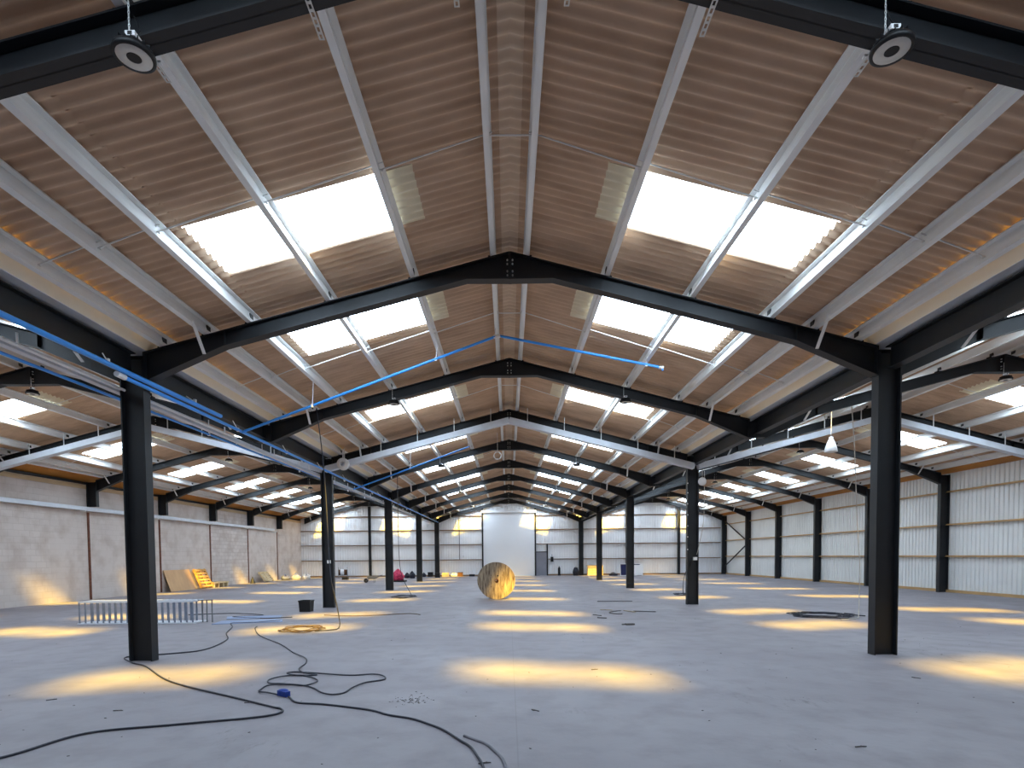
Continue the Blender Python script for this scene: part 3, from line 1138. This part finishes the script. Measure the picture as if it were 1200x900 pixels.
cn.lathe([(.0, -.05), (.034, -.05), (.04, -.02), (.04, .02), (.03, .05), (.0, .05)], 16, (-.01, .02, .045), 'x')
cn.build('connector', M['connector'], root)
cable('floor_cable', [(-.47, 5.04, .008), (-.334, 4.893, .008), (-.261, 4.803, .008), (-.188, 4.633, .008), (-.131, 4.475, .008), (-.098, 4.272, .008), (-.08, 3.9, .008)], .013, 'dusty', 'short dusty grey cable beside the dark lead nearest the camera', 'cable', 'cables on the floor')
cable('floor_cable', [(-5.2, 15.9, Z), (-4.4, 15.6, Z), (-3.6, 15.75, Z), (-2.9, 16.1, Z), (-2.5, 15.75, Z)], .010, 'cable_tan', 'tan cable lying straight on the floor beside the second column', 'cable', 'cables on the floor')
cable('floor_cable', [(-9.2, 16.3, Z), (-8.2, 16.6, Z), (-7.4, 16.35, Z), (-6.9, 15.9, Z), (-7.6, 15.6, Z), (-6.6, 15.2, Z), (-5.9, 15.4, Z)], .011, 'cable', 'dark cable lying between the low steel rack and the black bin', 'cable', 'cables on the floor')

# scraps and twigs
SCR = [((2.64, 16.82), (2.94, 16.61), .06, 'scrap_tan', 'pale offcut strip lying farthest from the bent rod'), ((3.26, 16.45), (3.46, 15.97), .07, 'scrap_tan', 'pale offcut strip beside the bent rod'),
       ((3.48, 16.25), (4.05, 16.0), .04, 'scrap', 'long dark offcut strip on the open floor'), ((2.2, 15.35), (2.38, 15.1), .03, 'scrap', 'dark splinter nearer the drum side of the offcuts'),
       ((2.2, 14.6), (2.42, 14.5), .03, 'scrap', 'dark splinter below the other offcuts'), ((3.0, 19.8), (4.2, 19.75), .03, 'scrap', 'thin dark strip lying beyond the other offcuts')]
for a, b, w, m, lab in SCR:
    a, b = Vector((*a, .012)), Vector((*b, .012))
    d = (b - a).normalized()
    tag(MB().obox((a + b) / 2, (b - a) / 2, Vector((-d.y, d.x, 0)) * w * .5, (0, 0, .010)).build('offcut', M[m]), lab, 'offcut', 'offcuts on the floor')
tag(MB().tube(smooth_path([(3.15, 16.42, .012), (2.85, 16.15, .012), (2.72, 15.8, .012), (2.9, 15.5, .012), (3.02, 15.55, .012)], 5), .012, 6).build('bent_rod', M['scrap']), 'bent dark rod among the offcuts on the floor', 'rod')
tag(MB().obox((2.71, 13.1, .018), (.10, .02, 0), (-.01, .05, 0), (0, 0, .018)).obox((2.58, 13.12, .012), (.05, .0, 0), (0, .02, 0), (0, 0, .012)).build('dark_lump', M['scrap']), 'small dark lump alone on the floor before the offcuts', 'scrap')
for i, (x, y, q) in enumerate([(1.13, 7.97, .3), (.2, 5.87, 2.4), (5.12, 7.25, 2.2), (2.83, 4.67, .1), (-.26, 4.37, .2), (-2.95, 6.3, .4), (-5.3, 6.5, .6), (-4.2, 6.0, 0)]):
    a = Vector((x, y, .007))
    d = Vector((math.cos(q), math.sin(q), 0)) * .05
    tw = MB().tube([a - d, a + d * .2 + Vector((0, .008, 0)), a + d], .005, 5).tube([a, a + Vector((-d.y, d.x, 0)) * .5 + d * .4], .0035, 5)
    where = ['in the middle sunlit patch', 'below the middle sunlit patch', 'in front of the nearest clad side column', 'at the bottom edge on the clad side', 'between the dark lead and dusty cable',
             'beside the blue connector', 'below the block wall side sunlit patch', 'between the looping cable and sunlit patch'][i]
    tag(tw.build('twig', M['scrap']), 'small dark twig on the floor %s' % where, 'twig', 'twigs on the floor')

# floor crumbs nobody could count
cr = MB()
rnd = random.Random(3)
for i in range(600):
    x, y = rnd.uniform(-14, 14), 3.5 + 30 * rnd.random() ** 1.6
    if rnd.random() < .15:
        x, y = -1.15 + rnd.gauss(0, .11), 6.35 + rnd.gauss(0, .12)
    if (x < -5 and y > 12.5) or y > 34 or math.hypot(x - 8, y - 14.7) < 1.1:
        continue
    s1 = rnd.uniform(.002, .006)
    q = rnd.uniform(0, 3.1)
    cr.obox((x, y, s1 * .4), (s1 * math.cos(q) * 1.8, s1 * math.sin(q) * 1.8, 0), (-s1 * math.sin(q), s1 * math.cos(q), 0), (0, 0, s1 * .4))
tag(cr.build('floor_debris', M['scrap']), 'dark crumbs and grit scattered over the concrete floor', 'debris', None, 'stuff')

# ------------------------------------------------------------------ cable drum
drum = thing('cable_drum', (-.50, 21.25, .69), 'big weathered wooden cable drum standing on the open floor', 'cable drum', None, .10)
R = .69
for nm, y in (('front_flange', 0.0), ('back_flange', .62)):
    MB().lathe([(.045, y), (R - .008, y), (R, y + .008), (R, y + .052), (R - .008, y + .06), (.045, y + .06), (.045, y)], 56, (0, 0, 0), 'y', False).build(nm, M['drum'], drum)
st = MB()
n = 22
for i in range(n):
    q = 2 * math.pi * i / n
    d = Vector((math.cos(q), 0, math.sin(q)))
    t = Vector((-math.sin(q), 0, math.cos(q)))
    st.obox(d * .36 + Vector((0, .34, 0)), d * .014, t * .049, (0, .28, 0))
st.build('barrel', M['drum'], drum)
MB().lathe([(.045, -.006), (.075, -.006), (.075, .002), (.045, .002), (.045, -.006)], 20, (0, 0, 0), 'y').build('spindle_bush', M['rust'], drum)
MB().lathe([(.0, -.001), (.03, -.001), (.03, .004), (.0, .004)], 14, (.04, 0, .19), 'y').build('drive_hole', M['black'], drum)
for i in range(4):
    q = math.pi / 4 + i * math.pi / 2
    MB().lathe([(.0, -.012), (.016, -.012), (.016, .0), (.0, .0)], 6, (.30 * math.cos(q), 0, .30 * math.sin(q)), 'y', False).build('bolt', M['rust'], drum)

# ------------------------------------------------------------------ low galvanised rack behind the nearest column
rack = thing('steel_rack', (-10.75, 14.2, 0), 'low galvanised steel rack on many legs behind the nearest column', 'rack')
m = MB()
m.box(0, 2.85, 0, .025, .525, .57).box(0, 2.85, .475, .5, .525, .57)
for i in range(20):
    x = .0 + i * .148
    m.box(x, x + .04, .025, .475, .535, .565)
m.build('top_frame', M['galv_dull'], rack)
MB().box(-.02, 2.9, -.03, .53, .0, .025).build('base_tray', M['galv_dull'], rack)
leg = None
for i in range(20):
    for yy in (.0, .46):
        x = .0 + i * .148
        if leg is None:
            m = MB()
            m.box(0, .042, 0, .005, .025, .53).box(0, .005, .005, .04, .025, .53)
            leg = m.build('leg', M['rack_leg'], rack)
            c = leg
        else:
            c = leg.copy()
            COL.objects.link(c)
            c.parent = rack
        c.location = (x, yy, 0)
MB().box(2.85, 3.22, .22, .25, .55, .57).build('side_arm', M['grey'], rack)
for x in (2.95, 3.06, 3.19):
    MB().box(x, x + .022, .22, .242, .0, .55).build('arm_leg', M['grey'], rack)
tag(MB().prism_z([(-7.30, 13.9), (-5.75, 14.35), (-6.0, 15.0), (-7.42, 14.65)], 0, .012).build('flat_sheet', M['bluesheet']), 'flat blue-grey sheet lying on the floor beside the low steel rack', 'sheet')
tag(MB().prism_z([(-7.5, 15.05), (-6.2, 15.3), (-6.4, 16.0), (-7.8, 15.7)], 0, .012).build('flat_sheet', M['bluesheet']), 'flat blue-grey sheet lying just short of the black bin', 'sheet')

# black square bin
bn = thing('black_bin', (-6.13, 17.15, 0), 'black square bin standing beside the second column', 'bin')
m = MB()
a, b, hh = .155, .175, .335
vs = []
for z, r in ((0, a), (hh, b), (hh, b - .012), (.02, a - .012)):
    vs += [(-r, -r, z), (r, -r, z), (r, r, z), (-r, r, z)]
fs = [(3, 2, 1, 0)]
for i in range(3):
    for j in range(4):
        j2 = (j + 1) % 4
        fs.append((i * 4 + j, i * 4 + j2, i * 4 + 4 + j2, i * 4 + 4 + j))
fs.append((12, 13, 14, 15))
m.add(vs, fs)
m.build('bin_body', M['black'], bn)
MB().box(-.185, .185, -.185, -.172, .30, .335).box(-.185, .185, .172, .185, .30, .335).box(-.185, -.172, -.172, .172, .30, .335).box(.172, .185, -.172, .172, .30, .335).build('rim', M['black'], bn)

# ------------------------------------------------------------------ things along the block wall
# leaning plywood sheet
def lean_x(y0, y1, zt, x_foot, x_top, t):
    """thin board leaning on the block wall"""
    m = MB()
    a = Vector((x_foot, 0, 0))
    b = Vector((x_top, 0, zt))
    u = (b - a).normalized()
    n = Vector((u.z, 0, -u.x))
    m.obox((a + b) / 2 + Vector((0, (y0 + y1) / 2, 0)) + n * t / 2, (b - a) / 2, (0, (y1 - y0) / 2, 0), n * t / 2)
    return m


tag(lean_x(27.95, 30.2, 1.05, -16.55, -16.90, .02).build('plywood_sheet', M['ply']), 'plywood sheet leaning against the grey block wall', 'board')


def pallet(name, y0, y1, zt, xf, xt, mt, label):
    a = Vector((xf, 0, 0.0))
    b = Vector((xt, 0, zt))
    u = (b - a).normalized()
    n = Vector((u.z, 0, -u.x))
    L = (b - a).length
    root = thing(name, (xf, (y0 + y1) / 2, 0), label, 'pallet')
    w = (y1 - y0) / 2
    off = Vector((0, 0, .02))
    for i in range(6):
        v = L * (i + .5) / 6
        MB().obox(off + u * v + n * .12, u * L * .055, (0, w, 0), n * .010).build('deck_board', M[mt], root)
    for yy in (-w + .05, 0, w - .05):
        MB().obox(off + u * L / 2 + n * .065 + Vector((0, yy, 0)), u * L / 2, (0, .045, 0), n * .044).build('bearer', M[mt], root)
    for v in (.1, L / 2, L - .1):
        MB().obox(off + u * v + n * .012, u * .05, (0, w, 0), n * .009).build('base_board', M[mt], root)


pallet('wooden_pallet', 30.45, 31.6, 1.0, -16.45, -16.88, 'pallet', 'slatted wooden pallet propped upright beside the leaning plywood sheet')
pallet('wooden_pallet', 38.2, 39.6, .62, -16.35, -16.80, 'palewood', 'pale wooden pallet propped against the last rendered part of the block wall')
bx = thing('timber_bearers', (-16.6, 32.6, 0), 'low pale stack-like timber platform between pallet and bare block bay', 'platform')
for yy in (-.75, -.25, .25, .75):
    MB().box(-.2, .2, yy - .06, yy + .06, 0, .22).build('bearer', M['palewood'], bx)
MB().box(-.22, .22, -.85, .85, .22, .30).build('deck', M['palewood'], bx)
m = MB().lathe([(.16, 0), (.15, .08), (.09, .25), (.03, .42), (.0, .44)], 14)
tag(m.build('dark_cone', M['bag_dark'], None, (-16.45, 36.7, 0)), 'small dark sack slumped by the block wall', 'sack')


def sack(name, loc, rx, ry, h, mt, label, cat, group=None, seed=1, parent=None):
    """slumped sack with folds"""
    rnd = random.Random(seed)
    n, mm = 28, 12
    ph = [rnd.uniform(0, 6.3) for _ in range(4)]
    vs = [(0, 0, 0)]
    for i in range(1, mm + 1):
        t = i / mm
        prof = math.sin(math.pi * min(1, .18 + .82 * t)) ** .55 if t < 1 else 0
        zz = h * (t ** .9)
        for j in range(n):
            q = 2 * math.pi * j / n
            k = prof * (1 + .10 * math.sin(3 * q + ph[0]) + .07 * math.sin(7 * q + ph[1] + 3 * t) + .05 * math.sin(11 * q + ph[2] - 5 * t))
            vs.append((rx * k * math.cos(q), ry * k * math.sin(q), max(.0, zz * (1 + .22 * math.sin(2 * q + ph[3]) * t))))
    fs = [(0, 1 + (j + 1) % n, 1 + j) for j in range(n)]
    for i in range(mm - 1):
        for j in range(n):
            a = 1 + i * n
            fs.append((a + j, a + (j + 1) % n, a + n + (j + 1) % n, a + n + j))
    fs.append(tuple(1 + (mm - 1) * n + j for j in range(n)))
    for i in range(n):
        vs[1 + i] = (vs[1 + i][0], vs[1 + i][1], 0.0)
    o = MB().add(vs, fs, True).build(name, M[mt], parent, loc)
    if label:
        tag(o, label, cat, group)
    return o


sack('filled_bag', (-16.3, 41.7, 0), .32, .3, .34, 'bag_blue', 'blue-grey filled bag at the corner end of the block wall', 'bag', 'bags in the far block wall corner', 2)
sack('filled_bag', (-15.75, 42.3, 0), .34, .3, .44, 'bag_white', 'white filled bag, larger one in the far block wall corner', 'bag', 'bags in the far block wall corner', 3)
sack('filled_bag', (-15.1, 42.6, 0), .26, .3, .38, 'bag_white', 'white filled bag standing nearest the end wall corner', 'bag', 'bags in the far block wall corner', 4)

# small cable reel by the end wall
rl = thing('cable_reel', (-13.05, 45.0, .44), 'cable reel with grey flanges and orange winding near the end wall', 'reel', None, .25)
for nm, x in (('flange', -.33), ('flange', .33)):
    MB().lathe([(.05, x - .015), (.44, x - .015), (.44, x + .015), (.05, x + .015), (.05, x - .015)], 32, (0, 0, 0), 'x', False).build(nm, M['grey'], rl)
MB().lathe([(.05, -.31), (.22, -.31), (.23, 0), (.22, .31), (.05, .31)], 24, (0, 0, 0), 'x').build('winding', M['brown'], rl)
MB().lathe([(.232, -.2), (.25, -.18), (.25, .05), (.232, .08)], 24, (0, 0, 0), 'x').build('white_wrap', M['white'], rl)


def crate(name, loc, sx, sy, sz, mt, label, cat, group=None, lid=None):
    root = thing(name, loc, label, cat, group)
    m = MB()
    t = .02
    m.box(-sx, sx, -sy, sy, 0, t).box(-sx, sx, -sy, -sy + t, t, sz).box(-sx, sx, sy - t, sy, t, sz).box(-sx, -sx + t, -sy + t, sy - t, t, sz).box(sx - t, sx, -sy + t, sy - t, t, sz)
    m.build('box_body', M[mt], root)
    if lid:
        MB().box(-sx - .01, sx + .01, -sy - .01, sy + .01, sz, sz + .03).build('lid', M[lid], root)
    return root


crate('tool_case', (-11.85, 41.4, 0), .21, .15, .17, 'black', 'black case on the floor in front of the cable reel', 'case', None, 'black')
# wheelbarrow
wb = thing('wheelbarrow', (-8.72, 36.2, 0), 'wheelbarrow standing on the open floor before the end wall', 'wheelbarrow')
wb.scale = (.82, .82, .82)
vs = []
for z, x0, x1, y in ((.30, -.22, .30, .18), (.52, -.34, .46, .30)):
    vs += [(x0, -y, z), (x1, -y, z), (x1, y, z), (x0, y, z)]
MB().add(vs, [(3, 2, 1, 0), (0, 1, 5, 4), (1, 2, 6, 5), (2, 3, 7, 6), (3, 0, 4, 7)]).build('tray', M['scrap_tan'], wb)
wheel = MB().lathe([(.03, -.03), (.13, -.04), (.17, -.03), (.17, .03), (.13, .04), (.03, .03)], 24, (-.42, 0, .17), 'y').build('wheel', M['darkbox'], wb)
for s in (-1, 1):
    MB().tube([(-.42, s * .06, .17), (-.2, s * .16, .28), (.35, s * .2, .34), (.80, s * .24, .60)], .016, 7).build('handle_bar', M['grey'], wb)
    MB().tube([(.18, s * .19, .31), (.24, s * .22, .0)], .014, 7).build('leg', M['grey'], wb)

# pink heap on its dark base
pk = thing('pink_bundle', (-7.25, 37.3, 0), 'crumpled pink bundle on a dark base behind the third column', 'bundle')
MB().box(-.5, .5, -.4, .4, 0, .10).build('base', M['darkbox'], pk)
sack('pink_sheet', (.0, 0, .10), .38, .36, .62, 'pink', None, None, None, 9, pk)
for i, (x, y, rx, h, lab) in enumerate([(-7.78, 43.6, .20, .36, 'dark bag nearest the pink bundle'), (-7.32, 43.2, .22, .46, 'taller dark bag in the middle of three by the end wall'), (-6.90, 43.8, .20, .32, 'dark bag beside the fourth column')]):
    sack('dark_bag', (x, y, 0), rx, .2, h, 'bag_dark', lab, 'bag', 'dark bags by the end wall', 20 + i)
sack('dark_bag', (-6.85, 45.9, 0), .2, .2, .32, 'bag_dark', 'small dark bag between the fourth and fifth columns', 'bag', 'dark bags by the end wall', 30)
crate('tool_case', (-6.35, 46.2, 0), .20, .16, .34, 'black', 'black box between the small dark bag and the fifth column', 'case', 'boxes along the end wall', 'black')
crate('tool_case', (-5.55, 44.35, 0), .19, .16, .32, 'darkbox', 'black box standing before the foot of the fifth column', 'case', 'boxes along the end wall', 'black')
crate('card_box', (-5.0, 45.0, 0), .26, .2, .34, 'palewood', 'open cream box just beyond the fifth column', 'box', 'boxes along the end wall')
sack('filled_bag', (-4.4, 45.7, 0), .26, .2, .26, 'bag_white', 'pale bag lying between the cream and brown boxes', 'bag', None, 33)
crate('card_box', (-3.95, 46.2, 0), .2, .16, .32, 'brown', 'brown box by the end wall beyond the cream box', 'box', 'boxes along the end wall', 'darkbox')
crate('tool_case', (-3.0, 46.3, 0), .22, .14, .14, 'black', 'flat black case by the end wall beside the roller door', 'case', 'boxes along the end wall', 'black')

# clad side of the end wall
cc = thing('slatted_crate', (6.85, 45.9, 0), 'cream slatted crate by the end wall behind the fourth clad side column', 'crate')
for z in (.03, .23, .43, .63):
    MB().box(-.6, .6, -.3, -.28, z, z + .16).box(-.6, .6, .28, .3, z, z + .16).box(-.6, -.58, -.28, .28, z, z + .16).box(.58, .6, -.28, .28, z, z + .16).build('slat', M['palewood'], cc)
MB().box(-.58, .58, -.28, .28, .03, .76).build('liner', M['timber'], cc)
MB().box(-.62, .62, -.32, .32, .79, .82).build('lid', M['timber'], cc)
bd = thing('framed_panel', (9.5, 44.9, 0), 'dark blue panel in a white frame behind the third clad side column', 'panel')
u = Vector((0, .18, .92)).normalized()
n_ = Vector((0, -u.z, u.y))
MB().obox(u * .47, (.76, 0, 0), u * .44, n_ * .012).build('glass_face', M['navy'], bd)
fr = MB()
for s in (-1, 1):
    fr.obox(u * .47 + Vector((s * .78, 0, 0)), (.025, 0, 0), u * .47, n_ * .02)
    fr.obox(u * (.47 + s * .455), (.76, 0, 0), u * .02, n_ * .02)
fr.obox(u * .47, (.012, 0, 0), u * .44, n_ * .016)
fr.build('frame', M['white'], bd)
MB().box(.45, .80, -.35, .0, 0, .05).build('foot', M['grey'], bd)
tag(MB().obox((10.02, 44.60, .43), (.36, 0, 0), u * .41, n_ * .006).build('white_sheet', M['white']), 'white sheet leaning on the blue panel, on its corner side', 'sheet')
sack('dark_bag', (8.2, 45.3, 0), .34, .2, .22, 'bag_dark', 'flat dark bag beside the blue framed panel', 'bag', 'dark bags by the end wall', 41)
ex = thing('fire_extinguisher', (4.05, 46.5, 0), 'black cylinder extinguisher standing by the end wall beyond the grey door', 'extinguisher')
MB().lathe([(.09, .0), (.10, .02), (.10, .46), (.07, .54), (.03, .56), (.03, .6), (.0, .6)], 20, (0, 0, .12)).build('cylinder', M['black'], ex)
MB().box(-.03, .03, -.09, .05, .70, .75).build('valve', M['darkbox'], ex)
MB().box(-.11, .11, -.11, .11, 0, .12).build('stand', M['darkbox'], ex)
mt = thing('meter_box', (3.48, YB - .15, 1.12), 'black switch box fixed to the rail beside the grey door', 'box')
MB().box(-.11, .11, -.10, .0, 0, .40).build('case', M['black'], mt)
MB().tube([(0, -.05, .4), (0, -.05, .62)], .02, 8).build('conduit', M['grey'], mt)
gd = sack('dark_bag', (5.35, 46.1, 0), .24, .2, .6, 'bag_dark', 'upright dark bag with a white top beside the fifth clad side column', 'bag', 'dark bags by the end wall', 44)
MB().lathe([(.0, .12), (.10, .09), (.12, .0), (.0, -.02)], 12, (0.02, 0, .66)).build('white_top', M['bag_white'], gd)
tag(MB().tube([(-4.02, YB - .16, 4.92), (-4.02, YB - .16, 1.36)], .03, 8).build('down_pipe', M['grey']), 'thin grey pipe down the end wall beside the roller door', 'pipe')
vp = thing('pipe_tap', (-3.72, YB - .12, 1.42), 'small white tap fitting on the end wall rail', 'tap')
MB().box(-.06, .06, -.06, .02, 0, .10).build('body', M['white'], vp)
MB().tube([(0, -.03, .1), (0, -.03, .26)], .012, 6).build('stem', M['grey'], vp)

# ------------------------------------------------------------------ light
w = bpy.data.worlds.new('sky')
SC.world = w
w.use_nodes = True
nt = w.node_tree
bg = nt.nodes['Background']
sk = nt.nodes.new('ShaderNodeTexSky')
sk.sky_type = 'NISHITA'
sk.sun_disc = False
sk.sun_elevation = math.radians(44)
sk.sun_rotation = math.radians(160)
sk.air_density = 1.0
sk.dust_density = 2.0
nt.links.new(sk.outputs[0], bg.inputs[0])
bg.inputs[1].default_value = .12

sun = bpy.data.lights.new('sun', 'SUN')
sun.energy = 28.0
sun.angle = math.radians(6.5)
sun.color = (1.0, .59, .05)
so = bpy.data.objects.new('sun', sun)
COL.objects.link(so)
d = Vector((-2.09, 5.45, -5.74)).normalized()
so.rotation_euler = d.to_track_quat('-Z', 'Y').to_euler()
so.location = (0, 0, 30)

# ------------------------------------------------------------------ camera
cam = bpy.data.cameras.new('camera')
cam.sensor_fit = 'HORIZONTAL'
cam.sensor_width = 36
cam.lens = 36 * 672 / 1200
cam.shift_x = (600 - 595.93) / 1200
cam.shift_y = (677.75 - 450) / 1200
cam.clip_start = .05
cam.clip_end = 300
co = bpy.data.objects.new('camera', cam)
COL.objects.link(co)
pitch, roll = -.0386, -.0087
R_ = Matrix.Rotation(math.pi / 2 + pitch, 4, 'X') @ Matrix.Rotation(-roll * -1, 4, 'Z')
co.matrix_world = Matrix.Translation((-.063, 0, 1.6)) @ R_
SC.camera = co

SC.view_settings.view_transform = 'Standard'
SC.view_settings.look = 'None'
SC.view_settings.gamma = 1.0
SC.view_settings.use_curve_mapping = False
SC.view_settings.exposure = 0.95
try:
    SC.cycles.use_denoising = True
    SC.cycles.max_bounces = 8
    SC.cycles.diffuse_bounces = 6
    SC.cycles.transparent_max_bounces = 8
    SC.cycles.sample_clamp_indirect = 6.0
except Exception:
    pass
